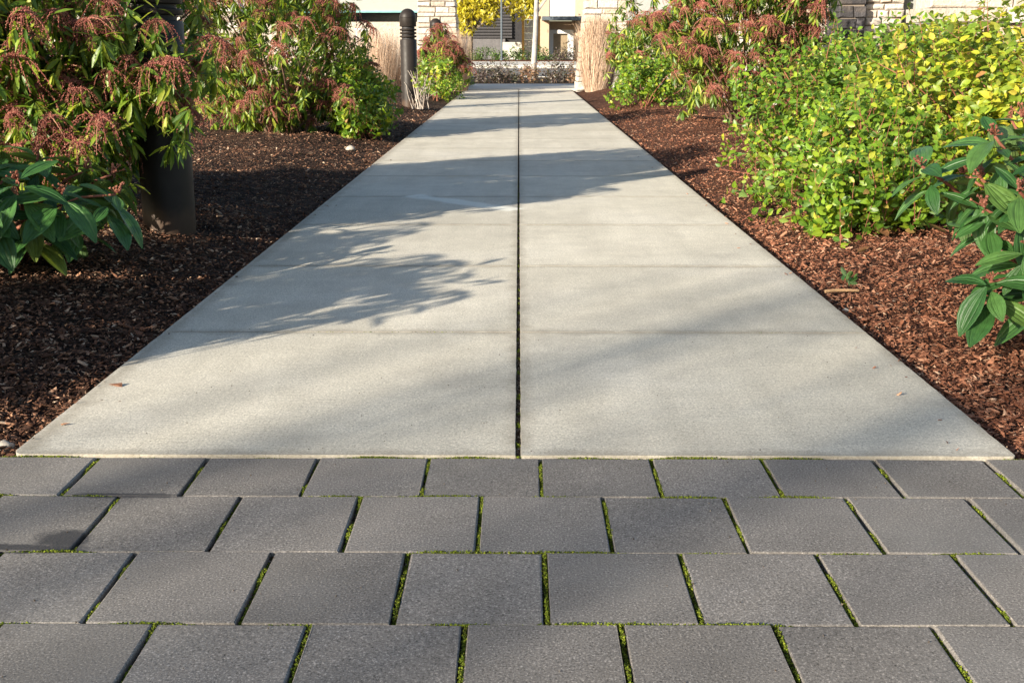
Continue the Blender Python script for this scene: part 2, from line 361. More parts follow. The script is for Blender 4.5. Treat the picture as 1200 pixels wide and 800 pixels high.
for i in range(NS):
    for sgn in (-1, 1):
        xa, xb = (-PL, -.0048) if sgn < 0 else (.0048, PR)
        ya, yb = Y0 + i * PITCHY + .0018, Y0 + (i + 1) * PITCHY - .0018
        ol = [(xa, ya), (xb, ya), (xb, yb), (xa, yb)]
        if i == 0:
            r = .022 if sgn < 0 else .008; cx = xa + r if sgn < 0 else xb - r
            arc = [(cx + r * math.cos(a), ya + r + r * math.sin(a)) for a in (np.linspace(math.pi, 1.5 * math.pi, 6) if sgn < 0 else np.linspace(1.5 * math.pi, 2 * math.pi, 6))]
            ol = arc + [(xb, ya), (xb, yb), (xa, yb)] if sgn < 0 else [(xa, ya)] + arc + [(xb, yb), (xa, yb)]
        O2 = []
        for (ax, ay), (bx, by) in zip(ol, ol[1:] + ol[:1]):
            d = math.hypot(bx - ax, by - ay); m = max(1, int(d / .025))
            for t in range(m):
                w = 0 if t == 0 else 1; long = abs(by - ay) > abs(bx - ax); f = t / m
                O2.append((ax + (bx - ax) * f + w * long * rs.normal(0, .0004), ay + (by - ay) * f + w * (not long) * rs.normal(0, .0004)))
        V, Fa = prism(O2, 0, .026, .0006)
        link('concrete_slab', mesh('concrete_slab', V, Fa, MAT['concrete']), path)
# pavers
tag(MB().box(-6, 6, -2, Y0 - .002, -.15, -.017).obj('paver_base', MAT['soil']), kind='structure')
pav = tag(link('paver_band', None), kind='structure')
PP = .1965; PZ = -.0035
rows = [(1.5665, Y0 - .004, .0385)] + [(1.5665 - (k + 1) * .1950, 1.5665 - k * .1950, (.1375, .0372, .1290, .03, .13, .035, .13)[k]) for k in range(5)]
joints = []
for ri, (ya, yb, ph) in enumerate(rows):
    for k in range(-10, 10):
        xa, xb = ph + k * PP, ph + (k + 1) * PP
        if xb < -1.55 or xa > 1.55: continue
        g = .0040 + rs.uniform(-.0012, .0012); q = .0009
        V, Fa = prism([(xa + g, ya + q), (xb - g, ya + q), (xb - g, yb - q), (xa + g, yb - q)], 0, .05, .0021, rs, .0004)
        cx, cy = (xa + xb) / 2, (ya + yb) / 2
        V -= (cx, cy, 0); V[:, 2] += V[:, 0] * rs.normal(0, .003) + V[:, 1] * rs.normal(0, .003)
        o = link('paver', mesh('paver', V, Fa, MAT['paver']), pav, (cx, cy, PZ + rs.normal(0, .0004))); o.rotation_euler.z = rs.normal(0, .003)
        joints.append((xa, ya, xa, yb)); joints.append((xa, ya, xb, ya))
    if ri == 0: joints += [(x, yb + .002, x + .2, yb + .002) for x in np.arange(-1.5, 1.5, .2)]
# moss in the joints: thousands of tiny tufts
P = []
def mossy(x, y, s): return .8 * math.sin(x * 5.3 + s) + math.sin(y * 41 + x * 9.7 + 2 * s) + .9 * math.sin(x * 33 + y * 67 + s)
for j, (xa, ya, xb, yb) in enumerate(joints):
    vert = abs(xb - xa) < 1e-6; n = int((900 if vert else 700) * (1 if ya > .9 else .6))
    for _ in range(n):
        t = rs.random(); x, y = xa + (xb - xa) * t, ya + (yb - ya) * t; w = mossy(x, y, 1.0)
        if w < ((-1.8 if x > -.4 else -1.4) if vert else (-.1 if y < 1.7 else -.5)) + rs.normal(0, .35): continue
        if vert: P.append((x + .0010 + rs.normal(0, .0015), y, PZ - .010 + rs.random() * .007 + .003 * min(w, 1), rs.uniform(.0007, .0018)))
        else: P.append((x, y + rs.normal(0, .0013), PZ - .006 + rs.random() * .005 + .002 * min(w, 1.5), rs.uniform(.0007, .0016)))
for _ in range(6000):
    y = Y0 + 4.2 * rs.random() ** 1.3
    if mossy(0, y * 1.7, 4) + .6 * math.sin(y * 37) > .25: P.append((rs.normal(0, .0024), y, -.012 + rs.random() * .009, rs.uniform(.0009, .0024)))
for i in range(1, 8):
    for _ in range(500):
        x = rs.uniform(-PW, PW)
        if mossy(x * .7, i * 2.1, 3) > .75: P.append((x, Y0 + i * PITCHY + rs.normal(0, .0014), -.004 + rs.random() * .004, rs.uniform(.0009, .0018)))
P = np.array(P); octa = T([(1, 0, 0), (0, 1, 0), (-1, 0, 0), (0, -1, 0), (0, 0, 1.3), (0, 0, -.8)], [(0, 1, 4), (1, 2, 4), (2, 3, 4), (3, 0, 4), (1, 0, 5), (2, 1, 5), (3, 2, 5), (0, 3, 5)])
tuft = T([(1.1, 0, -.5), (-.6, 1, -.5), (-.6, -1, -.5), (0, 0, 1.3)], [(0, 2, 1), (0, 1, 3), (1, 2, 3), (2, 0, 3)])
G = []
for (xa, ya, xb, yb) in joints:
    if ya < .95: continue
    for _ in range(260 if abs(xb - xa) < 1e-6 else 60):
        t = rs.random(); vert = abs(xb - xa) < 1e-6
        G.append((xa + (xb - xa) * t + (rs.normal(0, .0022) if vert else 0), ya + (yb - ya) * t + (0 if vert else rs.normal(0, .001)), PZ - .013 + rs.random() * .005, rs.uniform(.0008, .0022)))
for _ in range(9000):
    G.append((rs.normal(0, .0028), Y0 + 9 * rs.random() ** 1.6, -.010 + rs.random() * .004, rs.uniform(.0010, .0028)))
for _ in range(260):
    x, y = rs.uniform(-1.3, 1.3), rs.uniform(1.0, 2.6); G.append((x, y, (.0005 if y > Y0 else PZ + .0008), rs.uniform(.0006, .0016)))
G = np.array(G)
tag(link('joint_grit', baked('joint_grit', tuft, G[:, :3], frames(sph(rs, len(G)), sph(rs, len(G))), G[:, 3], MAT['grit'], False)), kind='stuff')
tag(link('moss', baked('moss', tuft, P[:, :3], frames(sph(rs, len(P)), sph(rs, len(P))), P[:, 3], MAT['moss'], False)), kind='stuff')
# beyond the path: cross walk, kerb, street, far walk
tag(MB().box(-60, 60, YE + .004, YE + 2.6, -.15, .004).obj('sidewalk', MAT['walk']), kind='structure')
tag(MB().box(-60, 60, YE + 2.602, 26.4, -.15, -.02).obj('verge', MAT['soil']), kind='structure')
tag(MB().box(-60, 60, 26.402, 26.6, -.15, .0).obj('kerb', MAT['kerb']), kind='structure')
tag(MB().box(-200, 200, 26.602, 43.0, -.15, -.12).obj('street', MAT['asphalt']), kind='structure')
tag(MB().box(-60, 60, 43.002, 43.2, -.15, .0).obj('kerb', MAT['kerb']), kind='structure')
tag(MB().box(-60, 60, 43.202, 54.0, -.15, -.004).obj('sidewalk', MAT['walk']), kind='structure')
tag(MB().box(-60, 60, 54.002, 59.5, -.15, .03).obj('far_verge', MAT['mulch_r']), kind='structure')

# ------------------------------------------------------------------ mulch chips
chip_box = T([(-1, -1, -1), (1, -.8, -1), (.8, 1, -1), (-.9, .7, -1), (-.9, -.8, 1), (.8, -1, 1), (1, .6, 1), (-.6, 1, 1)], [(0, 3, 2, 1), (4, 5, 6, 7), (0, 1, 5, 4), (1, 2, 6, 5), (2, 3, 7, 6), (3, 0, 4, 7)])
chip_tet = T([(-1, -.6, -.4), (1, -.3, -.2), (.1, 1, -.5), (-.2, .0, 1)], [(0, 2, 1), (0, 1, 3), (1, 2, 3), (2, 0, 3)])
def chips(side, n, dmax, tmpl, mat, seed, smin, smax):
    g = np.random.default_rng(seed); t = g.random(n)
    y = 1.2 + (dmax - 1.2) * t ** 2.0; half = .60 * y + .9
    pe = PL if side < 0 else PR
    x = pe + .004 + np.abs(g.random(n)) * np.maximum(half - PW, .25) * 1.0
    edge = g.random(n) < .05; x[edge] = pe + np.abs(g.normal(.003, .012, edge.sum())); spill = g.random(n) < .0003; x[spill] = pe - g.random(spill.sum()) ** 2 * .10
    keep = y > 1.24; x, y = x[keep], y[keep]; X = side * x
    keep = ~((y < Y0 + .01) & (x < 1.6)) | (x > PW + .02); x, y, X = x[keep], y[keep], X[keep]
    keep = y > Y0 - .01; x, y, X = x[keep], y[keep], X[keep]
    z = bed_z(X, y) + g.random(len(x)) * .014; over = x < pe; z[over] = .003
    L = g.uniform(smin, smax, len(x)) * (1 + .5 * (g.random(len(x)) ** 6) * 3) * (.9 + .05 * y)
    yaw = g.random(len(x)) * 6.283; d = np.stack([np.cos(yaw), np.sin(yaw), g.normal(0, .40, len(x))], 1)
    Rm = frames(d, nrm(np.stack([g.normal(0, .4, len(x)), g.normal(0, .4, len(x)), np.ones(len(x))], 1)))
    asp = g.uniform(.15, .55, len(x)); th = g.uniform(.06, .22, len(x))
    Rm = Rm * np.stack([asp, np.ones(len(x)), th], 1)[:, None, :]
    return link('mulch_chips', baked('mulch_chips', tmpl, np.stack([X, y, z], 1), Rm, L, MAT[mat], False))
for sd, m in ((-1, 'chip_l'), (1, 'chip_r')):
    tag(chips(sd, 42000, 4.5, chip_box, m, 11 + sd, .002, .0068), kind='stuff')
    tag(chips(sd, 135000, 13, chip_tet, m, 21 + sd, .0028, .0095), kind='stuff')

# ------------------------------------------------------------------ bollards
def bollard(x, y, z, label, tilt=0):
    root = thing('bollard', (x, y, z), label, 'bollard', 'bronze bollards along the left edge of the path')
    r = .0965
    MB().lathe([(r, -.15), (r, .755), (r - .004, .762), (r - .017, .764)], 40).obj('post', MAT['bronze'], root, smooth=False)
    b = MB()
    for k in range(4): z0 = .764 + k * .038; b.lathe([(r - .022, z0), (r - .022, z0 + .038)], 32)
    b.obj('light_core', MAT['dark'], root)
    for k in range(3):
        z0 = .783 + k * .038
        MB().lathe([(r - .02, z0 - .002), (r - .002, z0 + .001), (r, z0 + .004), (r, z0 + .018), (r - .003, z0 + .021), (r - .02, z0 + .023)], 40).obj('louver_ring', MAT['bronze'], root)
    MB().lathe([(r - .02, .902), (r - .003, .904), (r, .909), (r, .995), (r - .003, .998), (r, 1.001)] + [(r * math.cos(a), 1.003 + .10 * math.sin(a)) for a in np.linspace(.05, 1.5, 10)], 40).obj('domed_cap', MAT['bronze'], root)
    for o in root.children:
        for p in o.data.polygons: p.use_smooth = abs(p.normal.z) < .999
        o.data.set_sharp_from_angle(angle=R(35))
    root.rotation_euler = (0, tilt, 0)
    return root
q = at(199, 264, 3.97); bollard(q[0], q[1], .03, 'nearest bronze bollard standing in bark mulch, half behind a pieris shrub', R(1.2))
q = at(480.5, 123, 12.6); bollard(q[0], q[1], .02, 'bronze domed bollard in full view beside the path, next to low leafy bush')
q = at(512, 100, 16.9); bollard(q[0], q[1], .02, 'farthest bollard with only its domed top showing above a reddish shrub')

# ------------------------------------------------------------------ plants
BOLL = [at(199, 264, 3.97)[:2], at(480.5, 123, 12.6)[:2]]
PIERIS = [leaf(.070, .0165, 3, lambda t: math.sin(math.pi * (t * .97 + .015) ** 1.25) ** .8, .3, d) for d in (.12, .3)]
def rosette(seed, n=14):
    g = np.random.default_rng(seed); Vs = []; Fs = []; U = []; k = 0
    for i in range(n):
        a = i * 2.4 + g.normal(0, .25); el = R(g.uniform(-86, -25) if i > 2 else g.uniform(-10, 45))
        d = np.array([[math.cos(a) * math.cos(el), math.sin(a) * math.cos(el), math.sin(el)]])
        V, Fa, UV = bake(PIERIS[i % 2], [d[0] * .008 + (0, 0, -.002 * i)], frames(d, np.array([[0, 0, 1.]]) + g.normal(0, .3, (1, 3))), [g.uniform(.75, 1.25)])
        Vs.append(V); Fs.append(Fa + k); U.append(UV); k += len(V)
    return T(np.concatenate(Vs), np.concatenate(Fs), np.concatenate(U))
ROS = [rosette(s) for s in range(6)]; ROS_ME = [mesh('leaf_rosette', t.V, t.F, MAT['pieris'], t.UV, True) for t in ROS]
def panicle(seed, n=10):
    g = np.random.default_rng(seed); Vs = []; Fs = []; k = 0; mb = MB()
    for i in range(n):
        a = i * 6.283 / n + g.normal(0, .3); L = g.uniform(.06, .135); out = g.uniform(.35, 1.05); pts = []
        for t in np.linspace(0, 1, 6):
            r = L * out * (t - .18 * t * t); z = .02 + L * (.38 * t - .95 * t * t) * 1.0
            pts.append((r * math.cos(a), r * math.sin(a), z))
        pts = np.array(pts); mb.tube(pts, .0011, .0007, 3)
        m = int(L / .0036); tt = np.linspace(.12, 1, m) * 5; i0 = np.clip(tt.astype(int), 0, 4); f = (tt - i0)[:, None]
        P = pts[i0] * (1 - f) + pts[i0 + 1] * f + g.normal(0, .0024, (m, 3)); P[:, 2] -= .0015
        V, Fa, _ = bake(octa, P, np.tile(np.eye(3), (m, 1, 1)), g.uniform(.0014, .0028, m)); mb.add(V, Fa)
    return mb.mesh('flower_panicle', MAT['raceme'])
PAN_ME = [panicle(40 + s, 22) for s in range(5)]

def limbs(mb, base, tips, g, r0=.014, r1=.003, n=6, bow=.10):
    for t in tips:
        b = np.array(base) + np.array([g.normal(0, .06), g.normal(0, .06), 0]); p = []
        for s in np.linspace(0, 1, n):
            q = b * (1 - s) + np.asarray(t) * s; q = q + np.array([0, 0, 1]) * bow * math.sin(math.pi * s) + g.normal(0, .012, 3) * math.sin(math.pi * s); p.append(q)
        mb.tube(p, r0 * g.uniform(.6, 1.1), r1, 5)

def pieris(base, c, r, n, label, seed, pan=.5, zmin=.2, scale=1.0, fill=260, lo=.62, extra=()):
    g = np.random.default_rng(seed); base = np.array([base[0], base[1], float(bed_z(np.array(base[0]), np.array(base[1])))])
    root = thing('pieris_shrub', base, label, 'shrub', 'pieris shrubs with pink drooping flower buds')
    P, N = shell(g, n, c, r, lo, .24, seed, zmin)
    for ei, (ec, er, en) in enumerate(extra): P2, N2 = shell(g, en, ec, er, .3, .2, seed + 7 + ei, .05, -.95); P = np.concatenate([P, P2]); N = np.concatenate([N, N2])
    k = np.ones(len(P), bool)
    for bx, by in BOLL: k &= np.hypot(P[:, 0] - bx, P[:, 1] - by) > .13
    P, N = P[k], N[k]; idx = np.argsort(np.linalg.norm(P - (0, 0, H), axis=1)); P, N = P[idx], N[idx]; rest = {}; npan = 0
    for i, (p, nn) in enumerate(zip(P, N)):
        a = g.random() * 6.283; tilt = nrm(np.array([[nn[0] * .55, nn[1] * .55, 1.]])) + g.normal(0, .12, (1, 3))
        z = nrm(tilt)[0]; x = nrm(np.cross([math.cos(a), math.sin(a), 0], z)); Rm = np.stack([x, np.cross(z, x), z], -1)
        s = g.uniform(.8, 1.3) * scale; v = g.integers(6)
        if i < 300: place('leaf_rosette', ROS_ME[v], root, p - base, Rm, s)
        else: rest.setdefault(v, []).append((p - base, Rm, s))
        if npan < 300 and g.random() < pan * (.55 + .6 * (p[2] - c[2] + r[2]) / (2 * r[2])):
            npan += 1; place('flower_panicle', PAN_ME[g.integers(5)], root, p - base + z * .02 * s, Rm, s * g.uniform(.85, 1.25))
    if fill:
        Q, _ = shell(g, fill, c, np.asarray(r) * .86, .35, .24, seed, zmin)
        Vs = []; Fs = []; U = []; k = 0
        for v in range(6):
            S = Q[v::6] - base; t = ROS[v]; up = nrm(np.array([0, 0, 1.]) + g.normal(0, .3, (len(S), 3)))
            PP = S; RR = frames(sph(g, len(S)) * (1, 1, .1), up); SS = g.uniform(.8, 1.2, len(S)) * scale
            if v in rest: PP = np.concatenate([PP, [q[0] for q in rest[v]]]); RR = np.concatenate([RR, [q[1] for q in rest[v]]]); SS = np.concatenate([SS, [q[2] for q in rest[v]]])
            V, Fa, UV = bake(t, PP, RR, SS); Vs.append(V); Fs.append(Fa + k); U.append(UV); k += len(V)
        tag(link('foliage', mesh('foliage', np.concatenate(Vs), np.concatenate(Fs), MAT['pieris'], np.concatenate(U), True), root), kind='stuff')
    mb = MB(); limbs(mb, (0, 0, -.05), P[::13] - base, g); mb.obj('stems', MAT['bark'], root, smooth=True)
    return root

SALAL = leaf(.052, .032, 3, lambda t: (math.sin(math.pi * (t * .96 + .03) ** .82)) ** .75, .28, .16)
def shoots(g, P, N, llen, per=8, spread=.85, upb=.7):
    n = len(P); d = nrm(N * .6 + np.array([0, 0, upb]) + g.normal(0, .35, (n, 3)))
    L = g.uniform(.6, 1.3, n) * llen; pp = []; dd = []; uu = []; ss = []
    side = nrm(np.cross(d, g.normal(size=(n, 3)))); oth = np.cross(d, side)
    for k in range(per):
        t = 1 - k / per; a = k * 2.4
        o = side * math.cos(a) + oth * math.sin(a)
        pp.append(P - d * (L * (1 - t))[:, None]); dd.append(nrm(d * (.35 + .35 * t) + o * spread + g.normal(0, .2, (n, 3)) + np.array([0, 0, -.12])))
        uu.append(nrm(d * .35 + N * .6 + (0, -.2, .1) + g.normal(0, .5, (n, 3)))); ss.append(g.uniform(.7, 1.2, n) * (1.0 - .35 * t * t))
    return np.concatenate(pp), np.concatenate(dd), np.concatenate(uu), np.concatenate(ss), d, L
def bush(name, base, blobs, label, cat, group, seed, n, mat, tmpl, scale=1.0, shoot=.16, per=8, parts=300, stem='stem_red', zmin=.03, lo=.62, upb=.7, mat2=None, spread=.85):
    g = np.random.default_rng(seed); bz = float(bed_z(np.array(base[0]), np.array(base[1]))) if base[1] < 20 else 0.0
    base = np.array([base[0], base[1], bz]); root = thing(name, base, label, cat, group)
    Ps = []; Ns = []
    for bi, (c, r) in enumerate(blobs):
        P, N = shell(g, n // len(blobs), c, r, lo, .32, seed + bi, zmin, -.85); Ps.append(P); Ns.append(N)
    P = np.concatenate(Ps); N = np.concatenate(Ns)
    pp, dd, uu, ss, d, L = shoots(g, P, N, shoot, per, spread, upb); ss = ss * scale
    Rm = frames(dd, uu); k = len(pp); pick = np.zeros(k, bool)
    if parts:
        rel = pp - np.array([0, 0, H]); cz = rel[:, 1] * _cp - rel[:, 2] * _sp
        u = F * rel[:, 0] / np.maximum(cz, .1); nd = np.sum(np.repeat(N[None], per, 0).reshape(-1, 3) * nrm(rel), 1)
        sc = ss / cz * (np.abs(u) < 610) * (nd < .25); idx = np.argsort(-sc)[:parts]; idx = idx[sc[idx] > 0]; pick[idx] = True
        me = mesh('leaf', tmpl.V, tmpl.F, MAT[mat], tmpl.UV, True)
        for i in idx: place('leaf', me, root, pp[i] - base, Rm[i], ss[i])
    o = ~pick
    tag(link('foliage', baked('foliage', tmpl, pp[o] - base, Rm[o], ss[o], MAT[mat]), root), kind='stuff')
    mb = MB()
    for i in range(0, len(P), 2): mb.tube([P[i] - base - d[i] * L[i] * 1.1, P[i] - base], .0022, .0009, 3)
    limbs(mb, (0, 0, -.04), P[::50] - base - d[::50] * L[::50, None], g, .007, .002, 5, .05)
    mb.obj('stems', MAT[stem], root)
    return root

VIB = [leaf(.112, .050, 6, lambda t: (math.sin(math.pi * (t * .97 + .012) ** 1.02)) ** .85, .30, d, .05, 4, .012) for d in (.06, .2, .36)]
VIB_ME = [mesh('leaf', t.V, t.F, MAT['viburnum'], t.UV, True) for t in VIB]
bud = MB()
_g = np.random.default_rng(2)
for _ in range(16):
    p = _g.normal(0, .007, 3) + (0, 0, .012); bud.tube([(0, 0, 0), p], .0012, .001, 3); V, Fa, _u = bake(octa, [p], np.eye(3)[None], [.0035]); bud.add(V, Fa)
BUD_ME = bud.mesh('flower_bud', MAT['stem_red'])
def viburnum(base, tips, label, seed, scale=1.0, nl=11):
    g = np.random.default_rng(seed); base = np.array([base[0], base[1], float(bed_z(np.array(base[0]), np.array(base[1])))])
    root = thing('viburnum_shrub', base, label, 'shrub', 'low viburnum shrubs with deeply veined leaves')
    mb = MB(); cen = np.mean(tips, 0)
    for t in tips:
        t = np.asarray(t, float); b = np.zeros(3) + (g.normal(0, .05), g.normal(0, .05), 0); e = t - base
        ax = nrm(np.array([[(t - cen)[0] * .9, (t - cen)[1] * .9, .16]]))[0]; ax = nrm((ax * (.65, .65, 1) + (0, 0, .25))[None])[0]
        mb.tube([b + (e - b) * s + np.array([0, 0, .05 * math.sin(math.pi * s)]) + g.normal(0, .008, 3) * math.sin(math.pi * s) for s in np.linspace(0, 1, 6)], .007, .0034, 6)
        sx = nrm(np.cross(ax, g.normal(size=3))[None])[0]; sy = np.cross(ax, sx)
        place('flower_bud', BUD_ME, root, e + ax * .004, np.stack([sx, sy, ax], -1), g.uniform(.8, 1.4))
        for k in range(nl):
            a = k * 2.4 + g.normal(0, .2); o = sx * math.cos(a) + sy * math.sin(a); lift = g.uniform(-.45, .55) - .25 * (k > 4)
            dd = nrm((o + ax * lift + np.array([0, 0, -.18]))[None]); up = nrm((ax + np.array([0, 0, .5]) + g.normal(0, .15, 3))[None])
            place('leaf', VIB_ME[g.integers(3)], root, e - ax * .008 * k, frames(dd, up)[0], g.uniform(.55, 1.18) * scale)
    mb.obj('stems', MAT['stem_red'], root, smooth=True)
    return root

def grass(base, w, d, h, n, label, seed, mat='straw', group='tall dry grass clumps', plume=True):
    g = np.random.default_rng(seed); b = np.array([base[0], base[1], 0.0]); P = []; D = []; S = []
    blade = leaf(1, .0075, 4, lambda t: 1 - .75 * t, .3, .22, 0, 1)
    a = g.random(n) * 6.283; r = np.sqrt(g.random(n)); P = np.stack([np.cos(a) * r * w * .26, np.sin(a) * r * d * .26, np.zeros(n)], 1)
    D = np.stack([np.cos(a) * r * w * .30 / h, np.sin(a) * r * d * .30 / h, np.ones(n)], 1) + g.normal(0, .12, (n, 3)); S = g.uniform(.5, 1.06, n) * h * (1 - .16 * r * r)
    Rm = frames(D, np.stack([np.cos(a), np.sin(a), np.full(n, .2)], 1)); Rm = Rm * np.array([.75, 1, 1])[None, None, :]
    root = thing('ornamental_grass', b, label, 'grass clump', group)
    tag(link('blades', baked('blades', blade, P, Rm, S, MAT[mat]), root), kind='stuff')
    return root

# --- left of the path
L = lambda x, y, Y: at(x, y, Y)
pieris((-2.25, 5.2), (-2.24, 4.2, .86), (.92, .74, .66), 1050, 'big pieris shrub at the left edge, draping its pink buds over the nearest bollard', 101, .38, .25, .88, 650, extra=(((-1.34, 3.80, .62), (.25, .20, .27), 140), ((-1.9, 4.1, .42), (.5, .45, .22), 200), ((-1.58, 3.66, .38), (.24, .2, .20), 130), ((-1.75, 3.75, .68), (.35, .3, .3), 170)))
pieris((-1.86, 8.35), (-1.92, 8.7, .80), (.68, .72, .82), 560, 'bushy pieris shrub with bare pale stems in mulch, left of the path between two bollards', 102, .62, .10, .95, 340, extra=(((-1.85, 8.35, .28), (.62, .4, .2), 170),))
bush('leafy_bush', (-1.16, 8.5), [((-1.27, 8.5, .30), (.25, .42, .33)), ((-1.38, 9.0, .36), (.28, .45, .38))], 'low green bush with a few yellow leaves at the path edge before the second bollard', 'bush', None, 103, 700, 'salal', SALAL, 1.0, .13, 7, 200)
bush('leafy_bush', (-2.95, 10.6), [((-3.0, 10.6, .40), (.55, .5, .48))], 'bright green bush seen just right of the nearest bollard, below the stone wall', 'bush', None, 104, 240, 'salal_y', SALAL, 1.2, .16, 7, 0)
pieris((-1.16, 15.4), (-1.15, 15.8, .45), (.40, .42, .42), 130, 'small reddish pieris beside the second bollard, hiding the farthest bollard', 105, .8, .05, 1.2, 60)
bush('leafy_bush', (-1.12, 14.6), [((-1.10, 14.9, .30), (.32, .4, .38))], 'dense dark green bush right of the second bollard with yellowing tips', 'bush', None, 106, 220, 'salal', SALAL, 1.0, .14, 7, 0)
# bare pale twigs right of the second bollard
g = np.random.default_rng(7); tw = thing('twiggy_shrub', (-1.17, 12.5, .03), 'nearly bare shrub of pale twigs at the foot of the second bollard', 'shrub'); mb = MB()
limbs(mb, (0, 0, -.03), [(g.uniform(-.18, .28), g.uniform(-.2, .2), g.uniform(.12, .45)) for _ in range(26)], g, .007, .002, 5, .03)
mb.obj('twigs', MAT['twig'], tw)
pp = np.stack([g.uniform(-.05, .28, 60), g.uniform(-.2, .2, 60), g.uniform(.2, .48, 60)], 1)
tag(link('foliage', baked('foliage', SALAL, pp, frames(sph(g, 60), sph(g, 60)), g.uniform(.7, 1.1, 60), MAT['salal_y']), tw), kind='stuff')
tips = [at(x, y, Y) for x, y, Y in ((20, 212, 2.85), (72, 228, 2.9), (135, 228, 3.0), (45, 180, 3.1), (100, 200, 3.2), (-20, 240, 2.8), (-40, 190, 3.0), (0, 170, 3.3), (130, 205, 3.3), (-70, 220, 3.2), (30, 255, 3.05), (85, 250, 3.25), (-30, 270, 3.1))]
viburnum((-1.62, 3.2), tips, 'low viburnum with big dark veined leaves at the left edge, before the nearest bollard', 201, 1.22)
grass((-2.25, 17.2), 1.5, .9, .95, 2600, 'dry tan grass clump behind the low leafy bush, below a dark window', 301)
grass((-1.05, 17.7), .8, .6, .95, 2200, 'dry tan grass clump against the foot of the left gate pillar', 302)
# --- right of the path
pieris((1.98, 9.3), (2.02, 9.45, .84), (.82, .75, .92), 800, 'tall pieris shrub covered in rosy buds, right of the path behind a bright hedge', 111, .95, .12, 1.05, 380)
pieris((1.72, 14.9), (1.72, 15.2, .60), (.52, .5, .62), 230, 'reddish green pieris beside the tall dry grass, right of the path', 112, .25, .05, 1.1, 200)
bush('leafy_bush', (1.48, 12.2), [((1.42, 12.6, .32), (.36, .5, .36)), ((1.72, 12.5, .36), (.36, .5, .40))], 'rounded bright green bush left of the tall rosy pieris', 'bush', None, 113, 420, 'salal', SALAL, 1.1, .14, 7, 0)
bush('salal_bush', (1.55, 4.75), [((1.50, 4.55, .26), (.44, .66, .32)), ((1.62, 5.4, .34), (.48, .7, .40)), ((1.40, 4.08, .17), (.30, .26, .20))], 'low green salal bush with ragged edge spilling towards the right side of the path', 'bush', 'salal bushes right of the path', 114, 2250, 'salal', SALAL, .84, .19, 8, 300)
bush('salal_bush', (2.05, 4.5), [((2.02, 4.45, .40), (.52, .52, .44))], 'yellow leaved salal bush behind the right viburnum', 'bush', 'salal bushes right of the path', 115, 900, 'salal_y', SALAL, .95, .16, 8, 300)
bush('salal_bush', (2.35, 6.3), [((2.25, 6.3, .48), (.72, .7, .44)), ((2.95, 6.2, .5), (.7, .7, .46))], 'tall yellow-green salal bush along the stone wall, top of the right hedge', 'bush', 'salal bushes right of the path', 116, 1750, 'salal', SALAL, .92, .18, 8, 300)
bush('dark_bush', (2.6, 9.3), [((2.62, 9.3, .38), (.40, .4, .42))], 'dark grey-green bush in the gap between the tall pieris and the salal', 'bush', None, 117, 160, 'hedge_g', SALAL, 1.0, .14, 7, 0)
tips = [at(x, y, Y) for x, y, Y in ((1080, 195, 2.5), (1166, 160, 2.45), (1150, 210, 2.45), (1155, 245, 2.4), (1160, 330, 2.3), (1195, 225, 2.35), (1205, 290, 2.3), (1130, 205, 2.7), (1200, 140, 2.6), (1185, 140, 2.75), (1235, 190, 2.4), (1240, 330, 2.25), (1215, 175, 2.7), (1230, 260, 2.55), (1300, 240, 2.5), (1330, 180, 2.7), (1290, 300, 2.75), (1340, 290, 2.4), (1185, 200, 2.8))]
viburnum((1.42, 2.62), tips, 'low viburnum with big green veined leaves at the right edge, hanging over red mulch', 211, .98)
grass((1.27, 17.3), .78, .7, 1.14, 7500, 'tall pale straw grass clump in front of the right gate pillar', 311)
grass((2.75, 17.5), .9, .7, .8, 600, 'dry grass clump under the black window strip, right', 312)

# ------------------------------------------------------------------ stone pillars and walls
def stone(mb_pts, mat, parent, g, b=.012):
    x0, x1, y0, y1, z0, z1 = mb_pts; j = lambda: g.normal(0, .004)
    xs = [(x0 + b, y0 + b * 0, 0)]
    # front face proud, with chamfered arris
    V = []
    for (ins, yy) in ((0, y1), (0, y0 + b), (b, y0)):
        for (x, z) in ((x0 + ins, z0 + ins), (x1 - ins, z0 + ins), (x1 - ins, z1 - ins), (x0 + ins, z1 - ins)): V.append((x + j(), yy + j(), z + j()))
    Fa = [(r * 4 + k, r * 4 + (k + 1) % 4, (r + 1) * 4 + (k + 1) % 4, (r + 1) * 4 + k) for r in range(2) for k in range(4)] + [(8, 9, 10, 11), (3, 2, 1, 0)]
    return link('stone', mesh('stone', V, Fa, MAT[mat]), parent)
def courses(g, z0, z1, lo, hi):
    z = z0; o = []
    while z < z1 - .01:
        h = g.uniform(lo, hi); h = z1 - z if z + h > z1 - lo * .6 else h; o.append((z, z + h)); z += h
    return o
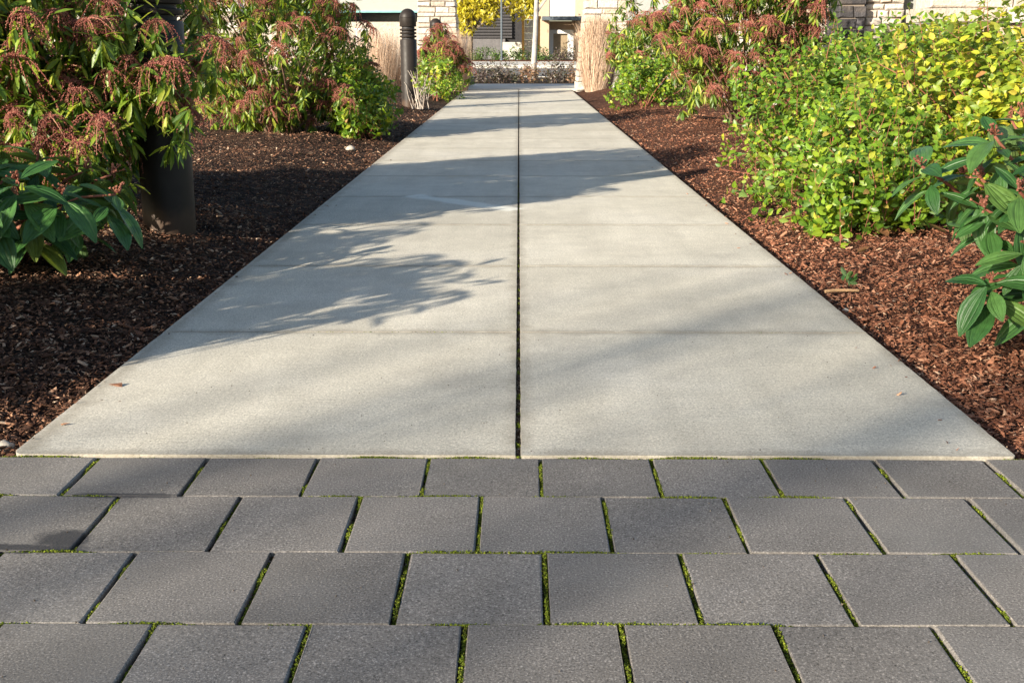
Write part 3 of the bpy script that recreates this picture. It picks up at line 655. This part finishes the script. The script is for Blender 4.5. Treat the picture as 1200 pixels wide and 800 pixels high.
def masonry(name, loc, x0f, x1f, y0, y1, z1, label, seed, mat='stone', lo=.07, hi=.14, wlo=.18, whi=.42, cat='wall', group=None, gap=.006):
    g = np.random.default_rng(seed); root = thing(name, loc, label, cat, group); lx, ly = loc[0], loc[1]
    core = MB(); m = .02
    v = [(x0f(0) + m, y0 + m), (x1f(0) - m, y0 + m), (x1f(0) - m, y1), (x0f(0) + m, y1)]; u = [(x0f(z1) + m, y0 + m), (x1f(z1) - m, y0 + m), (x1f(z1) - m, y1), (x0f(z1) + m, y1)]
    core.add([(a - lx, b - ly, -.2) for a, b in v] + [(a - lx, b - ly, z1) for a, b in u], [(3, 2, 1, 0), (4, 5, 6, 7), (0, 1, 5, 4), (1, 2, 6, 5), (2, 3, 7, 6), (3, 0, 4, 7)]).obj('core', MAT['mortar'], root)
    for (za, zb) in courses(g, -.1, z1, lo, hi):
        x = x0f(max(za, 0)); xe = x1f(max(za, 0))
        while x < xe - .02:
            w = g.uniform(wlo, whi); w = xe - x if x + w > xe - wlo * .6 else w; e = g.uniform(-.004, .014)
            stone((x + gap - lx, x + w - gap - lx, y0 - e - ly, y1 + .01 - ly, za + gap, zb - gap), mat, root, g); x += w
    return root
K = 18.3 / 1272
masonry('gate_pillar', (-1.35, 18.4, 0), lambda z: -1.72 + .03 * z, lambda z: -.955 - .075 * z, 18.1, 18.8, 2.6, 'pale stone gate pillar with sloping side at the left end of the path', 401, lo=.06, hi=.11, wlo=.15, whi=.36, cat='pillar', group='pair of stone gate pillars')
masonry('gate_pillar', (1.4, 18.4, 0), lambda z: .965 + .10 * z, lambda z: 1.82 - .02 * z, 18.1, 18.8, 2.6, 'pale stone gate pillar rising out of tall dry grass at the right end', 402, lo=.07, hi=.15, wlo=.16, whi=.4, cat='pillar', group='pair of stone gate pillars')
masonry('stone_wall', (-5.6, 16.2, 0), lambda z: -7.2, lambda z: -4.1, 16, 16.3, 2.4, 'pale stone wall at upper left, between the nearest bollard and a pieris', 403, lo=.06, hi=.10, wlo=.2, whi=.5)
masonry('stone_wall', (3.4, 12.4, 0), lambda z: 2.4, lambda z: 3.62, 12.3, 12.6, 2.4, 'narrow pale stone wall right of the tall rosy pieris, beside the dark pillar', 404, lo=.06, hi=.10, wlo=.15, whi=.35)
masonry('stone_pillar', (3.35, 11.4, 0), lambda z: 3.19 + .08 * z, lambda z: 3.55 + .0 * z, 11.2, 11.6, 2.4, 'stone pillar coloured dark grey for the shade on it, between two pale walls, upper right', 405, 'stone_shaded', .07, .13, .13, .2, 'pillar')
masonry('stone_wall', (3.75, 11.4, 0), lambda z: 3.57, lambda z: 3.965, 11.3, 11.6, 2.4, 'pale wall of small stones between dark pillar and smooth grey panel', 406, lo=.06, hi=.09, wlo=.12, whi=.26)
masonry('stone_wall', (4.8, 10.9, 0), lambda z: 3.97, lambda z: 6.6, 10.7, 11.1, .92, 'pale block wall with a projecting ledge behind the salal, far upper right', 407, lo=.2, hi=.26, wlo=.5, whi=.9)
lw = thing('stone_wall', (4.8, 10.9, .93), 'pale upper wall of large stone blocks above the ledge, far upper right', 'wall')
gg = np.random.default_rng(9); xx = 3.92
while xx < 6.6:
    w = gg.uniform(.55, .85); stone((xx - 4.8 + .004, xx + w - 4.8 - .004, -.27, .2, .0, .13), 'stone', lw, gg); stone((xx - 4.8 + .09, xx + w - 4.8 + .08, -.2, .2, .136, .40), 'stone', lw, gg); stone((xx - 4.8 + .02, xx + w - 4.8 + .012, -.2, .2, .408, .80), 'stone', lw, gg); xx += w
sp = thing('panel_wall', (4.2, 11.45, 0), 'smooth pale grey wall panel between two stone walls, upper right', 'wall')
MB().box(-.23, .5, 0, .2, -.1, 2.4).obj('panel', MAT['grey'], sp); MB().box(-.23, .5, -.03, -.001, .55, .60).obj('ledge', MAT['stone'], sp)
# low buildings behind the gate
def low_building(x0, x1, y, zb, label, lamp):
    c = (x0 + x1) / 2; r = thing('low_building', (c, y, 0), label, 'building', 'low buildings behind the gate pillars'); w = (x1 - x0) / 2
    MB().box(-w, w, .0, .3, zb, zb + 2.2).obj('facade_panel', MAT['grey'], r)
    MB().box(-w, w, -.02, -.002, zb - .03, zb + .012).obj('trim', MAT['teal'], r)
    MB().box(-w, w, .6, .8, zb - .6, zb - .002).obj('window', MAT['glass'], r)
    MB().box(-w, w, .2, .9, -.1, zb - .22).obj('lower_wall', MAT['stone'], r)
    if lamp is not None: MB().lathe([(.02, -.06), (.15, -.05), (.19, 0), (.15, .05), (.02, .06)], 20).obj('wall_lamp', MAT['steel'], r, (lamp - c, -.1, zb + .18))
    return r
low_building(-7.0, -2.2, 24, 1.45, 'low building with dark window strip behind the left gate pillar', None)
low_building(2.2, 7.5, 24, 1.26, 'low grey-panelled building with black window strip and oval lamp, right', 3.27)
wp = thing('white_railing', (-2.95, 20.5, 0), 'small white post railing behind the second pieris', 'railing')
MB().box(-.14, .10, -.02, .02, 1.0, 1.03).obj('rail', MAT['white'], wp)
for dx in (-.11, 0, .07): MB().box(dx - .012, dx + .012, -.012, .012, 0, .999).obj('post', MAT['white'], wp)

# ------------------------------------------------------------------ beyond the cross walk
SM = leaf(.05, .026, 3, None, .25, .15)
HG = 'low shrubs of the near hedge'
for x, lab, mt, sd in ((-.72, 'dark purple twiggy hedge shrub nearest the left gate pillar', 'hedge_p', 1), (-.28, 'dark purple hedge shrub, second from the left gate pillar', 'hedge_p', 2), (.22, 'russet hedge shrub left of the slim pale tree', 'hedge_r', 3), (.76, 'purple-brown hedge shrub just right of the slim pale tree', 'hedge_p', 4), (1.25, 'russet hedge shrub beside the tall dry grass', 'hedge_r', 5)):
    bush('hedge_shrub', (x, 22.4), [((x, 22.5, .16), (.36, .42, .30 + .04 * (sd == 3)))], lab, 'shrub', HG, 500 + sd, 150, mt, SM, 1.15, .16, 6, 0, 'bark', lo=.3)
for i, x in enumerate((-2.0, -1.35, 1.9)):
    bush('hedge_shrub', (x, 22.4), [((x, 22.5, .16), (.36, .42, .26))], ('purple hedge shrub behind the left pillar', 'purple hedge shrub at the left pillar edge', 'russet hedge shrub behind the dry grass')[i], 'shrub', HG, 520 + i, 60, 'hedge_p', SM, 1.2, .16, 6, 0, 'bark', lo=.3)
bush('leafy_bush', (-.98, 19.0), [((-.95, 19.4, .10), (.16, .5, .16))], 'small dark green plant at the corner of the left gate pillar', 'bush', None, 531, 60, 'hedge_g', SM, 1.1, .1, 6, 0)
FH = 'low shrubs of the far hedge'
for i, x in enumerate(np.linspace(-3.1, 3.3, 7)):
    bush('far_shrub', (float(x), 56.5), [((float(x), 56.5, .28), (.62, .6, .45 + .05 * math.sin(i * 2.1)))], ('dark green', 'mid green', 'bright green', 'grey-green', 'dark green', 'dusky', 'dusky green')[i] + ' shrub of the far hedge, ' + ('below the louvred dark wall', 'left of the lamp post', 'right of the lamp post', 'below the small stone pier', 'behind the slim pale tree', 'below the white framed door', 'at the right end behind dry grass')[i], 'shrub', FH, 540 + i, 120, 'hedge_p' if i > 4 else 'hedge_g', SM, 2.6, .3, 5, 0, 'bark', lo=.4)
# slim pale tree in the near hedge
q = gnd(627, 92); st = thing('slim_tree', (q[0], 24.2, 0), 'slim pale-barked bare tree standing in the near hedge', 'tree'); X = at(627.5, 60, 24.2)[0] - q[0]
MB().tube([(X - .04, 0, -.1), (X - .03, 0, .4), (X, 0, 1.0), (X + .03, 0, 2.), (X + .02, 0, 3.4), (X + .06, 0, 5.)], .075, .035, 10).obj('trunk', MAT['birch'], st, smooth=True)
g = np.random.default_rng(3); mb = MB()
mb.tube([(X + .02, 0, 1.42), (X + .2, 0, 1.66), (X + .5, .05, 2.0), (X + .8, .1, 2.6)], .028, .008, 6)
for k in range(14):
    z = g.uniform(2.0, 4.6); a = g.random() * 6.28; l = g.uniform(.5, 1.1); mb.tube([(X, 0, z), (X + l * .5 * math.cos(a), l * .5 * math.sin(a), z + .35), (X + l * math.cos(a), l * math.sin(a), z + .95)], .02, .004, 5)
mb.obj('branches', MAT['birch'], st)
# yellow autumn tree across the street
yt = thing('yellow_tree', (-2.6, 57.5, 0), 'tree with hanging golden autumn leaves in front of the dark louvred wall', 'tree'); g = np.random.default_rng(8)
tr = MB(); tr.tube([(0, 0, -.1), (.05, 0, 1.2), (0, 0, 2.6), (.1, 0, 5)], .16, .06, 8); tr.obj('trunk', MAT['tree_bark'], yt, smooth=True)
tips = [(g.uniform(-.6, 4.2), g.uniform(-1.2, 1.2), g.uniform(2.4, 4.8)) for _ in range(22)]; mb = MB(); limbs(mb, (0, 0, 1.3), tips, g, .06, .012, 6, .4); mb.obj('branches', MAT['tree_bark'], yt)
Vs = []
for c, r, n in (((.4, 0, 3.0), (1.5, 1.2, 1.2), 2000), ((2.8, 0, 3.3), (1.0, 1.2, 1.2), 1400), ((1.6, 0, 4.6), (2.4, 1.5, 1.5), 1800), ((-.2, 0, 2.2), (.7, .8, 1.0), 500)): Vs.append(shell(g, n, c, r, .35, .35, 8, 1.2, -.9)[0])
P = np.concatenate(Vs); n = len(P)
tag(link('crown', baked('crown', leaf(.24, .10, 3, None, .2, .2), P, frames(sph(g, n) * (1, 1, .5) + (0, 0, -.7), sph(g, n) + (0, -.5, .3)), g.uniform(.6, 1.3, n), MAT['yellow']), yt), kind='stuff')
# lamp post
lp = thing('lamp_post', (at(588, 55, 56)[0], 55.4, 0), 'thin dark lamp post in front of the louvred wall across the street', 'lamp post')
MB().lathe([(.09, 0), (.09, .1), (.05, .12), (.045, 5.2)], 10).obj('pole', MAT['steel'], lp); MB().box(-.12, .5, -.1, .1, 5.2, 5.28).obj('lamp_head', MAT['steel'], lp)
# dark louvred building
db = thing('dark_building', (-2.2, 64, 0), 'dark building with horizontal louvres across the street', 'building'); sx = lambda x: at(x, 40, 63.9)[0] + 2.2
MB().box(sx(480), sx(613), .2, 4, -.1, 6).obj('wall', MAT['dark'], db)
MB().box(sx(500), sx(592), -.02, .18, -.1, 1.15).obj('base_wall', MAT['block'], db)
for k in range(22): MB().box(sx(500), sx(600), .02, .19, 1.2 + k * .17, 1.2 + k * .17 + .12).obj('slat', MAT['dark_slat'], db)
# small stone pier with amber posts
pr = thing('stone_pier', (at(622, 50, 61)[0], 61, 0), 'small stone pier with amber timber posts beside the slim tree', 'pier'); g = np.random.default_rng(4)
MB().box(-.5, -.36, 0, .3, 0, 2.2).obj('timber_post', MAT['amber'], pr); MB().box(.36, .52, 0, .3, 0, 2.2).obj('timber_post', MAT['amber'], pr); MB().box(-.56, .56, -.04, .34, 2.2, 2.34).obj('cap', MAT['amber'], pr)
for k in range(6):
    z = k * .36
    for xa, xb in ((-.35, -.05 + .2 * (k % 2 - .5)), (-.04 + .2 * (k % 2 - .5), .35)): stone((xa, xb, .03, .28, z + .01, z + .35), 'stone', pr, g, .03)
pl = thing('low_wall', (at(600, 50, 62)[0], 62, 0), 'low sunlit pale wall right of the dark louvred wall', 'wall'); MB().box(-.6, .55, 0, .3, -.1, .85).obj('wall', MAT['walk'], pl); MB().box(-.62, .57, -.03, .33, .853, .95).obj('coping', MAT['kerb'], pl)
# tan building with canopy and white door frame
tb = thing('tan_building', (2.2, 64, 0), 'tan and white building with a dark entrance canopy across the street', 'building'); tx = lambda x: at(x, 30, 63.9)[0] - 2.2; tz = lambda y: at(650, y, 63.9)[2]
MB().box(tx(630), tx(643.5), 0, 4, -.1, 6).obj('tan_wall', MAT['tan'], tb); MB().box(tx(674), tx(720), 0, 4, -.1, 6).obj('tan_wall', MAT['tan'], tb)
MB().box(tx(643.7), tx(673.8), .05, 4, tz(20), 6).obj('white_panel', MAT['white'], tb)
MB().box(tx(635), tx(681), -1.3, .04, tz(24.5), tz(20)).obj('canopy', MAT['steel'], tb)
MB().box(tx(643.7), tx(673.8), .9, 1.1, -.1, tz(24.6)).obj('recess_wall', MAT['tan'], tb)
d = link('door_frame', MB().box(tx(644), tx(649), .5, .8, -.1, tz(35)).box(tx(666), tx(673), .5, .8, -.1, tz(35)).box(tx(649), tx(666), .5, .8, tz(39.5), tz(35)).mesh('door_frame', MAT['white']), tb)
MB().box(tx(649), tx(666), .7, .76, -.1, tz(39.5)).obj('door', MAT['brown'], d)

# ------------------------------------------------------------------ small things on the mulch
def dead_leaf(x, y, label, s, seed):
    g = np.random.default_rng(seed); q = gnd(x, y, .02); q[2] = float(bed_z(np.array(q[0]), np.array(q[1]))) + .018
    t = leaf(.06, .036, 4, None, .5, -.25); o = link('fallen_leaf', mesh('fallen_leaf', t.V, t.F, MAT['dead'], t.UV, True), None, q)
    o.scale = (s, s, s); o.rotation_euler = (g.normal(0, .25), g.normal(0, .25), g.random() * 6.28); tag(o, label, 'leaf', 'dead leaves lying on the mulch')
for i, (x, y, s, lab) in enumerate(((1040, 281, 1.3, 'curled brown leaf on red mulch just below the salal edge'), (1108, 279, 1.2, 'tan dead leaf beneath the viburnum, on red mulch'), (1005, 292, .9, 'small rust leaf under the front corner of the salal'), (877, 232, 1.0, 'orange leaf at the path-side tip of the salal'), (775, 131, 1.6, 'orange dead leaf below the rounded green bush'), (352, 186, 1.2, 'brown leaf on dark mulch below the second pieris'))): dead_leaf(x, y, lab, s, i)
q = gnd(987, 337, .0); q[2] = float(bed_z(np.array(q[0]), np.array(q[1]))) + .02
tag(MB().tube([(-.052, -.004, 0), (-.02, .002, .002), (.02, 0, .003), (.052, .006, 0)], .0055, .004, 6).obj('wood_stick', MAT['wood'], None, q), 'pale splinter of wood lying on red mulch near the path', 'stick')
def rock(x, y, r, label, seed, mat='pebble'):
    g = np.random.default_rng(seed); n = 8; V = []; q = gnd(x, y, 0); q[2] = float(bed_z(np.array(q[0]), np.array(q[1]))) + r * .35
    for i in range(5):
        a = math.pi * (i + .5) / 5
        for k in range(n): f = r * g.uniform(.8, 1.15); V.append((f * 1.2 * math.sin(a) * math.cos(k * 6.283 / n), f * math.sin(a) * math.sin(k * 6.283 / n), f * .75 * math.cos(a)))
    Fa = [(i * n + k, (i + 1) * n + k, (i + 1) * n + (k + 1) % n, i * n + (k + 1) % n) for i in range(4) for k in range(n)] + [tuple(range(n)), tuple(range(4 * n, 5 * n))[::-1]]
    tag(link('stone_pebble', mesh('stone_pebble', V, Fa, MAT[mat], None, True), None, q), label, 'stone')
rock(411, 176, .030, 'white rock at the foot of the low leafy bush, left of the path', 1); rock(992, 352, .010, 'white pebble below the wood splinter on red mulch', 2); rock(3, 508, .017, 'grey pebble at the lower left edge of the mulch', 3)
g = np.random.default_rng(33); q = gnd(993, 327); q[2] = float(bed_z(np.array(q[0]), np.array(q[1])))
sd = thing('seedling', q, 'tiny weed seedling on red mulch just above the wood splinter', 'plant'); n = 9
for _ in range(n): place('leaf', bpy.data.meshes['leaf'], sd, g.normal(0, .008, 3) + (0, 0, .02), frames(sph(g, 1) + (0, 0, .5), sph(g, 1))[0], .3)

# ------------------------------------------------------------------ shrubs and bare trees left of the view, which shade what it shows
pieris((-2.1, 1.8), (-2.0, 1.78, .42), (.5, .38, .40), 190, 'pieris shrub out of view to the left', 121, .5, .12, 1.1, 50, extra=(((-2.25, 2.55, .44), (.36, .3, .34), 100),))
def bare_tree(x, y, h, seed, label):
    g = np.random.default_rng(seed); root = thing('bare_tree', (x, y, -.1), label, 'tree', 'bare trees behind the viewer')
    MB().tube([(0, 0, 0), (.05, 0, h * .3), (0, .05, h * .65), (.02, 0, h)], .075, .006, 8).obj('trunk', MAT['tree_bark'], root, smooth=True); mb = MB()
    for k in range(32):
        z = g.uniform(.35, .9) * h; a = g.random() * 6.283; l = g.uniform(.5, 1.0) * (1 - z / h * .5) * 2.2; o = np.array([math.cos(a), math.sin(a), 0]); b = np.array([0, 0, z])
        p1 = b + o * l * .35 + (0, 0, l * .6); p2 = b + o * l * .6 + (0, 0, l * 1.5); mb.tube([b, p1, p2], .011, .004, 4)
        for _ in range(2): s = g.uniform(.3, .95); c = b + (p2 - b) * s; mb.tube([c, c + g.normal(0, .14, 3) + (0, 0, .35), c + g.normal(0, .22, 3) + (0, 0, .75)], .005, .0025, 3)
    mb.obj('branches', MAT['tree_bark'], root)
hx, hy = SUNV[0] / math.cos(SUN_EL), SUNV[1] / math.cos(SUN_EL)
for i, (fx, fy, dd) in enumerate(((-.8, 1.45, 16), (.1, 1.3, 18), (.6, 2.0, 21))):
    bare_tree(fx + hx * dd, fy + hy * dd, math.tan(SUN_EL) * dd + 1.4, 700 + i, ('nearest bare tree', 'second bare tree', 'farthest bare tree', 'leaning bare tree')[i] + ' behind the viewer on the left')
